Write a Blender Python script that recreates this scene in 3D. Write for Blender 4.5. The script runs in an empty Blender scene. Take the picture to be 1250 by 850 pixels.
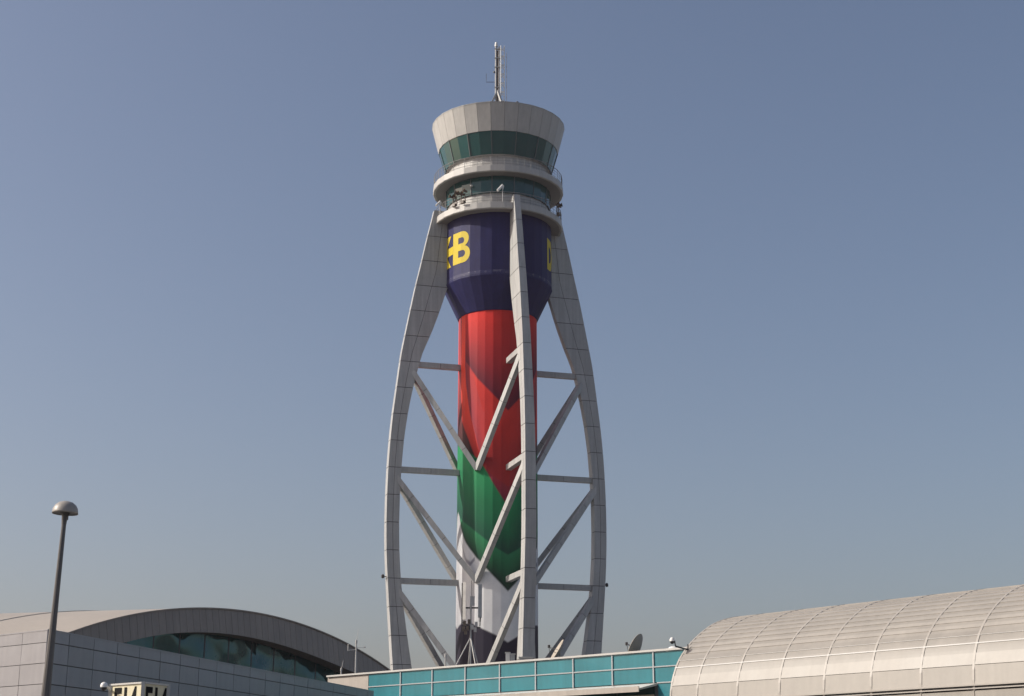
import bpy, bmesh, math, random
import numpy as np
from mathutils import Vector, Matrix
random.seed(7); rng = np.random.default_rng(7)
S = bpy.context.scene
COL = S.collection
R = math.radians

# ------------------------------------------------------------------ camera
F, PITCH, CAMZ = 1900.0, R(16.0), 1.7
CAM = Vector((0, 0, CAMZ))
FW = Vector((0, math.cos(PITCH), math.sin(PITCH))); UP = Vector((0, -math.sin(PITCH), math.cos(PITCH))); RT = Vector((1, 0, 0))
cam = bpy.data.cameras.new('camera'); cam.sensor_width = 36; cam.lens = F / 1250 * 36
cam.clip_start = 0.5; cam.clip_end = 6000
co = bpy.data.objects.new('camera', cam); COL.objects.link(co)
co.location = CAM; co.rotation_euler = (math.pi / 2 + PITCH, 0, 0)
S.camera = co

def ray(px, py): return FW + RT * ((px - 625) / F) + UP * ((425 - py) / F)
def at(px, py, dist):
    d = ray(px, py); return CAM + d * (dist / math.hypot(d.x, d.y))
def hit(px, py, p, n):
    d = ray(px, py); return CAM + d * ((Vector(p) - CAM).dot(n) / d.dot(n))
def heading(deg): return Vector((math.sin(R(deg)), math.cos(R(deg)), 0))

# ------------------------------------------------------------------ materials
def mat(name, base, rough=0.5, metal=0.0, spec=0.5, var=0.10, scale=0.6, bump=0.0, bscale=8.0, bdist=.05, bdet=3, stint=None, attr=None, streak=0.0, coat=0.0):
    m = bpy.data.materials.new(name); m.use_nodes = True
    nt = m.node_tree; N = nt.nodes; L = nt.links
    b = N['Principled BSDF']
    b.inputs['Roughness'].default_value = rough; b.inputs['Metallic'].default_value = metal
    b.inputs['Specular IOR Level'].default_value = spec
    if coat: b.inputs['Coat Weight'].default_value = coat; b.inputs['Coat Roughness'].default_value = 0.12
    if stint: b.inputs['Specular Tint'].default_value = (*stint, 1)
    tc = N.new('ShaderNodeTexCoord')
    if attr:
        src = N.new('ShaderNodeVertexColor'); src.layer_name = attr; col = src.outputs['Color']
    else:
        src = N.new('ShaderNodeRGB'); src.outputs[0].default_value = (*base, 1); col = src.outputs[0]
    def mul(colr, fac_socket):
        mx = N.new('ShaderNodeMix'); mx.data_type = 'RGBA'; mx.blend_type = 'MULTIPLY'; mx.inputs['Factor'].default_value = 1
        L.new(colr, mx.inputs[6]); L.new(fac_socket, mx.inputs[7]); return mx.outputs[2]
    def noise_fac(sc, lo, hi, vec=None, detail=5):
        n = N.new('ShaderNodeTexNoise'); n.inputs['Scale'].default_value = sc; n.inputs['Detail'].default_value = detail
        L.new(vec if vec else tc.outputs['Object'], n.inputs['Vector'])
        r = N.new('ShaderNodeMapRange'); r.inputs['From Min'].default_value = .3; r.inputs['From Max'].default_value = .7
        r.inputs['To Min'].default_value = lo; r.inputs['To Max'].default_value = hi
        L.new(n.outputs['Fac'], r.inputs['Value']); return r.outputs['Result'], n
    if var:
        f, n1 = noise_fac(scale, 1 - var, 1 + var); col = mul(col, f)
        f2, n2 = noise_fac(scale * 9, 1 - var * .4, 1 + var * .4); col = mul(col, f2)
        r = N.new('ShaderNodeMapRange'); r.inputs['To Min'].default_value = rough * .85; r.inputs['To Max'].default_value = min(1, rough * 1.15)
        L.new(n1.outputs['Fac'], r.inputs['Value']); L.new(r.outputs['Result'], b.inputs['Roughness'])
    if streak:                                           # dusty run-off streaks down the face
        mp = N.new('ShaderNodeMapping'); mp.inputs['Scale'].default_value = (3.2, 3.2, .16); L.new(tc.outputs['Object'], mp.inputs['Vector'])
        f3, _ = noise_fac(1.0, 1 - streak, 1 + streak * .4, mp.outputs['Vector'], 6); col = mul(col, f3)
    va = N.new('ShaderNodeAttribute'); va.attribute_name = 'tone'
    if name in TONED: col = mul(col, va.outputs['Fac'])
    L.new(col, b.inputs['Base Color'])
    if bump:
        nb = N.new('ShaderNodeTexNoise'); nb.inputs['Scale'].default_value = bscale; nb.inputs['Detail'].default_value = bdet
        L.new(tc.outputs['Object'], nb.inputs['Vector'])
        bp = N.new('ShaderNodeBump'); bp.inputs['Strength'].default_value = bump; bp.inputs['Distance'].default_value = bdist
        L.new(nb.outputs['Fac'], bp.inputs['Height']); L.new(bp.outputs['Normal'], b.inputs['Normal'])
    return m
TONED = {'tower_cladding', 'silver_cladding', 'fascia_metal', 'teal_panel', 'vault_panel', 'cab_cladding', 'tinted_glass'}
M = dict(
    trim=None,
    clad=mat('tower_cladding', (.405, .405, .395), .45, var=.08, scale=.35, streak=.16),
    cab=mat('cab_cladding', (.44, .425, .40), .5, var=.05, scale=.3, streak=.10),
    joint=mat('joint_shadow_gap', (.06, .06, .06), .8, var=0),
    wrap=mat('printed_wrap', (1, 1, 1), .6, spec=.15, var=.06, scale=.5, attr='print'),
    navy=mat('navy_wrap', (.019, .0195, .082), .55, spec=.18, var=.12, scale=.4, streak=.12),
    yellow=mat('yellow_vinyl', (.58, .44, .022), .55, spec=.2, var=.05),
    glass=mat('tinted_glass', (.018, .075, .072), .05, spec=.5, var=.12, scale=.25),
    mull=mat('dark_mullion', (.10, .12, .12), .4, var=.05),
    rail=mat('galvanised_steel', (.46, .45, .43), .4, metal=.3, var=.1, scale=3),
    railing=mat('railing_grey', (.22, .215, .21), .45, metal=.2, var=.08, scale=3),
    soffit=mat('soffit_shaded_grey', (.24, .23, .215), .6, var=.06, scale=.6),  # darker than the slabs: shade under the balconies put into the colour
    deck=mat('deck_dark', (.11, .105, .10), .8, var=.15, scale=1.5),  # dark tone added to cut the light bounced up to the soffits
    white=mat('white_paint', (.76, .75, .72), .45, var=.05, scale=2),
    dark=mat('dark_plastic', (.025, .025, .028), .4, var=.1, scale=5),
    brown=mat('brown_steel', (.13, .10, .075), .5, var=.25, scale=3),
    silver=mat('silver_cladding', (.275, .27, .285), .42, metal=.15, var=.05, scale=.4, streak=.06),
    fascia=mat('fascia_metal', (.26, .218, .178), .5, metal=.1, var=.08, scale=.3, streak=.10),
    roof=mat('pale_roof', (.42, .37, .315), .6, var=.05, scale=.15, streak=.04),
    glaz=mat('hall_glass', (.006, .042, .042), .05, spec=.7, var=.3, scale=.3, bump=1.0, bscale=.30, bdist=.58, bdet=1.2, stint=(.55, 1, .95)),
    teal=mat('teal_panel', (.029, .188, .226), .3, spec=.35, var=.08, scale=.5, streak=.10),
    mullion=mat('grey_aluminium', (.36, .385, .40), .45, var=.05),
    cream=mat('cream_render', (.42, .375, .33), .7, var=.06, scale=.6, streak=.10),
    alu=mat('white_aluminium', (.50, .485, .46), .4, var=.05),
    vault=mat('vault_panel', (.36, .330, .293), .5, var=.06, scale=.5, streak=.06),
    vrib=mat('vault_trim', (.375, .345, .31), .5, var=.05),
    pole=mat('lamp_pole_paint', (.10, .093, .09), .4, metal=.2, var=.12, scale=1.5),
    cap=mat('lamp_cap_paint', (.33, .30, .27), .45, var=.10, scale=3),
    dish=mat('dish_paint', (.40, .35, .285), .6, var=.10, scale=1.5),
    signf=mat('sign_face', (.66, .60, .42), .5, var=.04, scale=2),
    black=mat('black_letter', (.015, .015, .015), .85, spec=.1, var=0),
    ground=mat('paving', (.15, .145, .135), .85, var=.15, scale=.05),
    road=mat('asphalt', (.05, .05, .05), .9, var=.2, scale=.3),
    kerb=mat('kerb_concrete', (.36, .34, .31), .85, var=.1, scale=.6),
    line=mat('road_paint', (.7, .7, .68), .7, var=.1, scale=1),
)

def scuffed():
    m = mat('scuffed_wrap', (.019, .0195, .082), .55, spec=.3, var=0); nt = m.node_tree; N = nt.nodes; L = nt.links
    tc = N.new('ShaderNodeTexCoord'); n = N.new('ShaderNodeTexNoise'); n.inputs['Scale'].default_value = 2.6; n.inputs['Detail'].default_value = 6
    r = N.new('ShaderNodeMapRange'); r.inputs['From Min'].default_value = .52; r.inputs['From Max'].default_value = .66; r.inputs['To Max'].default_value = .8
    mx = N.new('ShaderNodeMix'); mx.data_type = 'RGBA'; mx.inputs[6].default_value = (.019, .0195, .082, 1); mx.inputs[7].default_value = (.11, .105, .16, 1)
    L.new(tc.outputs['Object'], n.inputs['Vector']); L.new(n.outputs['Fac'], r.inputs['Value']); L.new(r.outputs['Result'], mx.inputs['Factor']); L.new(mx.outputs[2], N['Principled BSDF'].inputs['Base Color'])
    return m
M['trim'] = scuffed()

# ------------------------------------------------------------------ mesh helpers
class MB:
    def __init__(s): s.v = []; s.f = []; s.m = []; s.t = []
    def face(s, pts, mi=0, tone=1.0):
        i = len(s.v); s.v += [tuple(p) for p in pts]; s.f.append(list(range(i, i + len(pts)))); s.m.append(mi); s.t.append(tone)
    def solid(s, vs, fs, mi=0, tone=1.0):
        i = len(s.v); s.v += [tuple(p) for p in vs]
        for f in fs: s.f.append([i + k for k in f]); s.m.append(mi); s.t.append(tone)
    HEX = [(3, 2, 1, 0), (4, 5, 6, 7), (0, 1, 5, 4), (1, 2, 6, 5), (2, 3, 7, 6), (3, 0, 4, 7)]
    def hexa(s, a, b, mi=0, tone=1.0): s.solid(list(a) + list(b), MB.HEX, mi, tone)     # two quads, same winding
    def box(s, c, ax, ay, az, mi=0, tone=1.0):                                           # centre and three half-axis vectors
        c, ax, ay, az = map(Vector, (c, ax, ay, az))
        q = [c - ax - ay, c + ax - ay, c + ax + ay, c - ax + ay]
        s.hexa([p - az for p in q], [p + az for p in q], mi, tone)
    def bar(s, p0, p1, w, h, up=(0, 0, 1), mi=0, tone=1.0):
        p0, p1 = Vector(p0), Vector(p1); d = (p1 - p0).normalized(); u = Vector(up)
        if abs(d.dot(u)) > .99: u = Vector((1, 0, 0))
        x = d.cross(u).normalized(); y = x.cross(d)
        s.box((p0 + p1) / 2, x * w / 2, y * h / 2, (p1 - p0) / 2, mi, tone)
    def tube(s, p0, p1, r0, r1=None, n=10, mi=0):
        p0, p1 = Vector(p0), Vector(p1); r1 = r0 if r1 is None else r1
        d = (p1 - p0).normalized(); u = Vector((0, 0, 1)) if abs(d.z) < .95 else Vector((1, 0, 0))
        x = d.cross(u).normalized(); y = d.cross(x)
        vs = []
        for p, r in ((p0, r0), (p1, r1)):
            for k in range(n):
                a = 2 * math.pi * k / n; vs.append(p + x * r * math.cos(a) + y * r * math.sin(a))
        fs = [(k, (k + 1) % n, n + (k + 1) % n, n + k) for k in range(n)] + [tuple(range(n - 1, -1, -1)), tuple(range(n, 2 * n))]
        s.solid(vs, fs, mi)
    def lathe(s, prof, c=(0, 0, 0), angs=None, axis=None, mi=0, cap0=False, cap1=False):
        # prof = [(radius, height)], revolved about +z (or about `axis`)
        c = Vector(c); angs = angs or [2 * math.pi * k / 32 for k in range(32)]; n = len(angs)
        Q = Vector((0, 0, 1)).rotation_difference(Vector(axis)).to_matrix() if axis else Matrix.Identity(3)
        vs = [c + Q @ Vector((r * math.sin(a), -r * math.cos(a), h)) for r, h in prof for a in angs]
        fs = [(j * n + k, j * n + (k + 1) % n, (j + 1) * n + (k + 1) % n, (j + 1) * n + k) for j in range(len(prof) - 1) for k in range(n)]
        if cap0: fs.append(tuple(range(n - 1, -1, -1)))
        if cap1: fs.append(tuple(range((len(prof) - 1) * n, len(prof) * n)))
        s.solid(vs, fs, mi)
    def build(s, name, mats, parent=None, smooth=False, recalc=True, bevel=0):
        me = bpy.data.meshes.new(name)
        off = Vector((0, 0, 0)); p = parent
        while p is not None: off += p.location; p = p.parent
        me.from_pydata([tuple(Vector(v) - off) for v in s.v], [], s.f)
        mats = mats if isinstance(mats, (list, tuple)) else [mats]
        for m in mats: me.materials.append(m)
        me.polygons.foreach_set('material_index', s.m)
        a = me.attributes.new('tone', 'FLOAT', 'FACE'); a.data.foreach_set('value', s.t)
        if recalc:
            bm = bmesh.new(); bm.from_mesh(me); bmesh.ops.recalc_face_normals(bm, faces=bm.faces); bm.to_mesh(me); bm.free()
        if smooth:
            me.polygons.foreach_set('use_smooth', [True] * len(me.polygons))
        me.update()
        o = bpy.data.objects.new(name, me); COL.objects.link(o)
        if parent is not None: o.parent = parent
        return o

def thing(name, loc, label, cat, group=None):
    o = bpy.data.objects.new(name, None); COL.objects.link(o); o.location = loc; o.empty_display_size = .5
    o['label'] = label; o['category'] = cat
    if group: o['group'] = group
    return o
def tag(o, label, cat, group=None):
    o['label'] = label; o['category'] = cat
    if group: o['group'] = group
    return o
def struct(o): o['kind'] = 'structure'; return o
def spin(src, deg):                                      # a copy of a part turned about the axis of its thing
    c = src.copy(); COL.objects.link(c); c.rotation_euler = (0, 0, R(deg)); return c
def copy_tree(root, loc, label):
    r = root.copy(); COL.objects.link(r); r.location = loc; r['label'] = label
    for ch in list(root.children):
        c = ch.copy(); COL.objects.link(c); c.parent = r
        for g in list(ch.children):
            d = g.copy(); COL.objects.link(d); d.parent = c
    return r
def tn(a=.05): return 1 + random.uniform(-a, a)

# ------------------------------------------------------------------ ground
g = MB(); g.face([(-3000, -800, 0), (3000, -800, 0), (3000, 4500, 0), (-3000, 4500, 0)])
struct(g.build('ground', M['ground'], recalc=False))
g = MB(); g.face([(-120, 8, .004), (120, 8, .004), (120, 19, .004), (-120, 19, .004)])
struct(g.build('road', M['road'], recalc=False))
g = MB()
for k in range(-26, 27): g.face([(k * 4.5, 13.4, .008), (k * 4.5 + 2, 13.4, .008), (k * 4.5 + 2, 13.55, .008), (k * 4.5, 13.55, .008)])
struct(g.build('road_marking', M['line'], recalc=False))
for y in (7.85, 19.15):
    g = MB(); g.box((0, y, .065), (120, 0, 0), (0, .15, 0), (0, 0, .065)); struct(g.build('kerb', M['kerb']))

# ------------------------------------------------------------------ CONTROL TOWER
AX = Vector((-1.67, 175.0, 0)); PHI = 16.5
tower = thing('control_tower', AX, 'tall airport control tower with red, green and white wrapped shaft inside curved grey ribs', 'tower')
A30 = [R(6 + 12 * k) for k in range(30)]
def P(r, a, z): return AX + Vector((r * math.sin(a), -r * math.cos(a), z))
RC = 4.58                                                # shaft radius
# ---- shaft: a printed wrap on thirty flat facets; the print is a colour attribute computed below
def interp(a, pts):
    xs = [p[0] for p in pts]; ys = [p[1] for p in pts]; return np.interp(a, xs, ys)
def shaft():
    sub = 12; nz = 560; ztop = 55.2
    angs = []
    for k in range(30):
        a0, a1 = R(6 + 12 * k), R(18 + 12 * k)
        p0 = np.array([math.sin(a0), -math.cos(a0)]); p1 = np.array([math.sin(a1), -math.cos(a1)])
        for j in range(sub): q = p0 + (p1 - p0) * j / sub; angs.append((q[0] * RC, q[1] * RC))
    xy = np.array(angs); n = len(xy); zz = np.linspace(0, ztop, nz + 1)
    V = np.zeros((nz + 1, n, 3)); V[:, :, 0] = xy[None, :, 0]; V[:, :, 1] = xy[None, :, 1]; V[:, :, 2] = zz[:, None]
    i = np.arange(n); j = np.arange(nz)
    jj, ii = np.meshgrid(j, i, indexing='ij'); i2 = (ii + 1) % n
    Fc = np.stack([jj * n + ii, jj * n + i2, (jj + 1) * n + i2, (jj + 1) * n + ii], -1).reshape(-1, 4)
    me = bpy.data.meshes.new('shaft')
    me.vertices.add(V.size // 3); me.vertices.foreach_set('co', V.ravel())
    me.loops.add(Fc.size); me.loops.foreach_set('vertex_index', Fc.ravel().astype(np.int32))
    me.polygons.add(len(Fc)); me.polygons.foreach_set('loop_start', np.arange(0, Fc.size, 4, dtype=np.int32))
    me.update(calc_edges=True)
    # --- the print, in (angle from the print's centre line, height)
    a_all = np.degrees(np.arctan2(V[:, :, 0], -V[:, :, 1])); z_all = V[:, :, 2]
    def artwork(a, z):
        d = a - 15.5; d = (d + 180) % 360 - 180               # signed angle from the V tips
        d = np.where(np.abs(d) > 90, np.sign(d) * 180 - d, d) # the same picture again on the far side
        d = -np.abs(d) + 15.5                                 # mirror: everything given for the left flank
        wk = interp(d, [(-76, 19.2), (-60, 19.7), (-36.5, 19.6), (-1.4, 18.3), (15.5, 17.5)])
        gw = interp(d, [(-76, 33.8), (-62, 30.3), (-50, 28.6), (-26.6, 26.5), (-14.9, 25.5), (15.5, 23.0)])
        gf = interp(d, [(-76, 32.4), (-64, 31.4), (-40, 30.2), (-13.9, 28.6), (-.6, 27.7), (15.5, 27.0)])
        rg = interp(d, [(-76, 40.3), (-60, 39.6), (-29, 37.9), (-18.2, 36.8), (-5.7, 35.0), (8.3, 33.2), (15.5, 32.3)])
        pl = interp(d, [(-29, 38.0), (-18, 37.4), (-10.6, 36.1), (15.5, 34.6)])
        Ab = interp(d, [(-76, 51.5), (-46, 48.9), (-30, 47.2), (-.6, 44.7), (15.5, 43.3)])
        r1 = interp(d, [(-54.5, 60), (-54, 49), (-51.5, 46.7), (-44, 43.6), (-27.7, 39.2), (-20, 37.2)])
        r2 = interp(d, [(-66.5, 60), (-66, 47), (-62, 42.6), (-45, 40.2), (-31.8, 37.9), (-25, 36)])
        C = np.zeros(V.shape)
        def lerp(c0, c1, t):
            t = np.clip(t, 0, 1)[..., None]; return np.array(c0) * (1 - t) + np.array(c1) * t
        def put(mask, col): C[mask] = col[mask]
        def band(lo, hi): return (z - lo) / np.maximum(hi - lo, .1)
        fold = .5 + .5 * np.sin(R(1) * (d * 7.0 + z * 9))     # soft cloth folds in the artwork
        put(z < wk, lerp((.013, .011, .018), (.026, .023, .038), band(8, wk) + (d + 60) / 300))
        t = np.clip((d + 70) / 25, 0, 1)  # greys the white towards its outer edge: shade painted into the print
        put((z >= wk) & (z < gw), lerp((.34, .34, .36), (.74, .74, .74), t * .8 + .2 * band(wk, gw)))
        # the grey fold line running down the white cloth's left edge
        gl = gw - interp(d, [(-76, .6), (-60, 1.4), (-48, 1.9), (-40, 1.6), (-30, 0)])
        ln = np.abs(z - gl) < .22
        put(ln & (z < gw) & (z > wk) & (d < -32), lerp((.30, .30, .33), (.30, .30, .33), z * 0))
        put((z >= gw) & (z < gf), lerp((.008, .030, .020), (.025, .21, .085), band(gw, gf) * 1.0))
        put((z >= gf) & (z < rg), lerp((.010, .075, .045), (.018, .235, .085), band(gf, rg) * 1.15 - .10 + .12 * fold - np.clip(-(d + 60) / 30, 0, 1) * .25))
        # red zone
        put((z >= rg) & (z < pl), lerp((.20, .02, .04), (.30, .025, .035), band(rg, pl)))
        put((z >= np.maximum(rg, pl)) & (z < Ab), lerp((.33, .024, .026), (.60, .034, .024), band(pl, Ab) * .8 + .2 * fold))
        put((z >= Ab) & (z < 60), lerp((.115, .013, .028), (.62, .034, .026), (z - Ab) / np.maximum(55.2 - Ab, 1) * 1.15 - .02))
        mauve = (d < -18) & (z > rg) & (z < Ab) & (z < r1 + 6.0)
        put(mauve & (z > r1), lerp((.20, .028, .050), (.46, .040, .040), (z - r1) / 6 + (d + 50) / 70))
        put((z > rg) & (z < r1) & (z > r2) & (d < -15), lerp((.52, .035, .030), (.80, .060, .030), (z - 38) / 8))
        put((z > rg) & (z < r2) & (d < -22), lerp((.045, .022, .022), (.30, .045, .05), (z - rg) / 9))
        return C
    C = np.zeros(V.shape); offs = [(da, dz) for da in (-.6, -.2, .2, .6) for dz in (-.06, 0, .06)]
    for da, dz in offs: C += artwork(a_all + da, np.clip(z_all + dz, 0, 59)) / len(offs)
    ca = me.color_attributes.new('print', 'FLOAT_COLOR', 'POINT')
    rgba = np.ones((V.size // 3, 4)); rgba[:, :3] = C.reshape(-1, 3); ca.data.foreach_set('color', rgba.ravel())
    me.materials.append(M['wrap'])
    o = bpy.data.objects.new('shaft', me); COL.objects.link(o); o.parent = tower
shaft()
# ---- drum and its cone, in navy wrap
RD = 6.36
m = MB(); m.lathe([(RD, 58.95), (RD, 66.45)], AX, A30); m.lathe([(RD + .05, 58.83), (RD + .05, 58.98)], AX, A30); m.lathe([(RD + .05, 58.98), (RD, 59.0)], AX, A30)
m.lathe([(RC - .02, 55.12), (RC + .12, 55.18), (RD + .05, 58.83)], AX, A30)
m.build('drum', M['navy'], tower)
m = MB(); m.lathe([(RD + .012, 59.06), (RD + .012, 59.42)], AX, A30); m.build('drum_trim', M['trim'], tower)   # scuffed lower edge of the wrap
# ---- lettering on the drum: glyphs as filled curves, cut at the facet edges and laid on the wall
def glyph_mesh(splines):
    cu = bpy.data.curves.new('glyph', 'CURVE'); cu.dimensions = '2D'; cu.fill_mode = 'FRONT'
    for pts in splines:
        sp = cu.splines.new('POLY'); sp.points.add(len(pts) - 1); sp.use_cyclic_u = True
        for q, p in zip(sp.points, pts): q.co = (p[0], p[1], 0, 1)
    ob = bpy.data.objects.new('glyph', cu); COL.objects.link(ob)
    me = bpy.data.meshes.new_from_object(ob.evaluated_get(bpy.context.evaluated_depsgraph_get()))
    bpy.data.objects.remove(ob); bpy.data.curves.remove(cu)
    return me
def arc(cx, cy, rx, ry, a0, a1, n=10): return [(cx + rx * math.cos(R(a0 + (a1 - a0) * k / n)), cy + ry * math.sin(R(a0 + (a1 - a0) * k / n))) for k in range(n + 1)]
H = 3.85; ST = .94                                        # letter height and stroke, metres
def letters():
    out = []
    # D
    x0, w = -4.55, 2.35
    out.append([[(x0, 0), (x0 + w - 1.5, 0)] + arc(x0 + w - 1.5, H / 2, 1.5, H / 2, -90, 90) + [(x0, H)],
                [(x0 + .62, ST)] + [(x0 + .62, H - ST), (x0 + w - 1.4, H - ST)] + arc(x0 + w - 1.5, H / 2, 1.5 - ST, H / 2 - ST, 90, -90) + [(x0 + w - 1.4, ST)]])
    # X with a bar through its waist that runs into both neighbours
    b = .5; hw = 1.55; s = 1.12
    out.append([[(-hw, 0), (-hw + s, 0), (0, H / 2 - b - .25), (hw - s, 0), (hw, 0), (.62, H / 2 - b), (2.15, H / 2 - b), (2.15, H / 2 + b), (.62, H / 2 + b),
                 (hw, H), (hw - s, H), (0, H / 2 + b + .25), (-hw + s, H), (-hw, H), (-.62, H / 2 + b), (-2.25, H / 2 + b), (-2.25, H / 2 - b), (-.62, H / 2 - b)]])
    # B
    x0, w = 2.10, 2.75; ra = H * .245; rb = H * .27; c1 = H - ra - .0; c0 = rb
    out.append([[(x0, 0)] + [(x0 + w - rb, 0)] + arc(x0 + w - rb, c0, rb, rb, -90, 75) + arc(x0 + w - rb - .1, c1, ra, ra, -60, 90) + [(x0, H)],
                [(x0 + ST, H * .62), (x0 + ST, H - .72), (x0 + w - rb - .1, H - .72)] + arc(x0 + w - rb - .1, H * .715, .28, .36, 60, -60, 6) + [(x0 + w - rb - .1, H * .62)],
                [(x0 + ST, .72), (x0 + ST, H * .40), (x0 + w - rb, H * .40)] + arc(x0 + w - rb, H * .295, .32, .38, 60, -60, 6) + [(x0 + w - rb, .72)]])
    return out
GL = letters()
for ctr in (-90 + PHI, 90 + PHI):
    for sp in GL:
        me = glyph_mesh(sp); bm = bmesh.new(); bm.from_mesh(me)
        for k in range(-40, 41):                          # cut along the facet edges
            xa = R(6 + 12 * k - ctr) * RD
            if abs(xa) < 6: bmesh.ops.bisect_plane(bm, geom=bm.verts[:] + bm.edges[:] + bm.faces[:], plane_co=(xa, 0, 0), plane_no=(1, 0, 0))
        for v in bm.verts:
            a = R(ctr) + v.co.x / RD
            k = math.floor((math.degrees(a) - 6) / 12 + 1e-6); mid = R(12 + 12 * k)
            rr = RD * math.cos(R(6)) / math.cos(a - mid) + .02
            v.co = Vector((rr * math.sin(a), -rr * math.cos(a), 60.75 + v.co.y))
        bm.to_mesh(me); bm.free()
        me.materials.clear(); me.materials.append(M['yellow']); me.name = 'letter'
        o = bpy.data.objects.new('letter', me); COL.objects.link(o); o.parent = tower
# ---- balconies
def slab(z0, z1, ro, ri):
    m = MB(); m.lathe([(ro - .5, z1), (ro, z1), (ro + .02, z0 + .08), (ro - .04, z0), (ro - .3, z0 + .01)], AX, A30); m.build('balcony_slab', M['cab'], tower)
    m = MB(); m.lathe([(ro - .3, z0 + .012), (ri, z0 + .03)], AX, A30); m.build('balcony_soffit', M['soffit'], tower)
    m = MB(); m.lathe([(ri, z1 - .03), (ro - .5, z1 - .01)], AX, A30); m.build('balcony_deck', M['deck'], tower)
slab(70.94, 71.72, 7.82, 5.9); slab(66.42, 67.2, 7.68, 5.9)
def railing(z0, r, h):
    m = MB()
    for k in range(30):
        a0, a1 = A30[k], A30[(k + 1) % 30]
        m.tube(P(r, a0, z0), P(r, a0, z0 + h), .025, n=6)
        mid = (P(r, a0, z0) + P(r, a1, z0)) / 2; m.tube(mid, mid + Vector((0, 0, h)), .018, n=6)
        for q, t in ((h, .04), (h * .72, .022), (h * .45, .022), (h * .18, .022)): m.tube(P(r, a0, z0 + q), P(r, a1, z0 + q), t, n=6)
    return m.build('railing', M['railing'], tower)
railing(71.72, 7.72, 1.25); railing(67.2, 7.58, 1.25)
# ---- gallery walls behind the railings
m = MB(); m.lathe([(6.02, 71.5), (6.02, 73.6), (6.3, 73.7)], AX, A30); m.lathe([(6.05, 67.1), (6.05, 68.9)], AX, A30); m.build('gallery_wall', M['cab'], tower)
# ---- windows: fifteen panes in each of two bands, with posts between
def panes(zb, zt, rb, rt):
    for k in range(15):
        a0, a1 = R(-6 + 24 * k), R(18 + 24 * k); am = (a0 + a1) / 2; g_ = R(.35)
        o = MB(); pts = lambda r, z, off: [P(r - off, q, z) for q in (a0 + g_, am, a1 - g_)]
        for off in (0,):
            b, t = pts(rb, zb, 0), pts(rt, zt, 0); b2, t2 = pts(rb, zb, .06), pts(rt, zt, .06)
            tone = tn(.10)
            o.hexa([b[0], b[1], t[1], t[0]], [b2[0], b2[1], t2[1], t2[0]], 0, tone); o.hexa([b[1], b[2], t[2], t[1]], [b2[1], b2[2], t2[2], t2[1]], 0, tone)
        o.build('window', M['glass'], tower)
        o = MB(); o.bar(P(rb + .01, a0, zb), P(rt + .01, a0, zt), .10, .12, up=(math.sin(a0), -math.cos(a0), 0)); o.build('window_post', M['mull'], tower)
panes(73.66, 76.32, 6.42, 7.18); panes(68.9, 70.95, 6.22, 6.30)
# ---- cab fascia and roof
m = MB()
r0, z0, r1_, z1 = 7.24, 76.28, 8.04, 79.5
for k in range(30):
    a0, a1 = A30[k] + R(.13), A30[k] + R(11.87)
    q = [P(r0, a0, z0), P(r0, a1, z0), P(r1_, a1, z1), P(r1_, a0, z1)]; q2 = [P(r0 - .1, a0, z0), P(r0 - .1, a1, z0), P(r1_ - .1, a1, z1), P(r1_ - .1, a0, z1)]
    m.hexa(q, q2, 0, tn(.035))
m.lathe([(6.4, z0 + .03), (r0 - .04, z0 + .01), (r1_ - .05, z1 - .03), (7.0, z1 - .03)], AX, A30, mi=1)
m.build('cab_fascia', [M['cab'], M['joint']], tower)
m = MB(); m.lathe([(8.06, 79.5), (8.08, 79.6), (7.8, 79.62), (7.7, 79.3), (.01, 79.35)], AX, A30); m.build('cab_roof', M['clad'], tower)
# ---- ribs: profile (z, outer radius, inner radius), box section of panels with open joints
OUT = [(67.7, 7.99), (64.5, 8.74), (61.4, 9.37), (58.1, 10.1), (54.8, 10.72), (50.3, 11.55), (46.3, 12.02), (43.1, 12.4), (40.1, 12.66), (36.9, 12.83), (33.8, 12.91), (30.4, 12.92), (27.6, 12.84), (24.6, 12.66), (21.4, 12.41), (18.1, 12.14), (14.6, 11.85), (0, 10.5)]
INN = [(68, 5.6), (60.5, 5.6), (57.6, 6.55), (56.8, 6.78), (55.8, 7.06), (52.3, 8.3), (50.5, 9.12), (46.4, 10.12), (43.4, 10.68), (40.2, 11.1), (37, 11.33), (33.9, 11.45), (30.5, 11.48), (27.7, 11.4), (24.7, 11.2), (21.5, 10.83), (18.1, 10.32), (14.7, 9.75), (0, 7.3)]
HW = [(71, .33), (54, .43), (36, .58), (15, .66), (0, .68)]
def tab(t, z): return float(np.interp(z, [p[0] for p in reversed(t)], [p[1] for p in reversed(t)]))
def smooth_tab(t, z): return sum(tab(t, z + k * .9) * w for k, w in ((-1, .25), (0, .5), (1, .25)))
LV = [49.1, 36.75, 24.3, 11.9]
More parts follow.
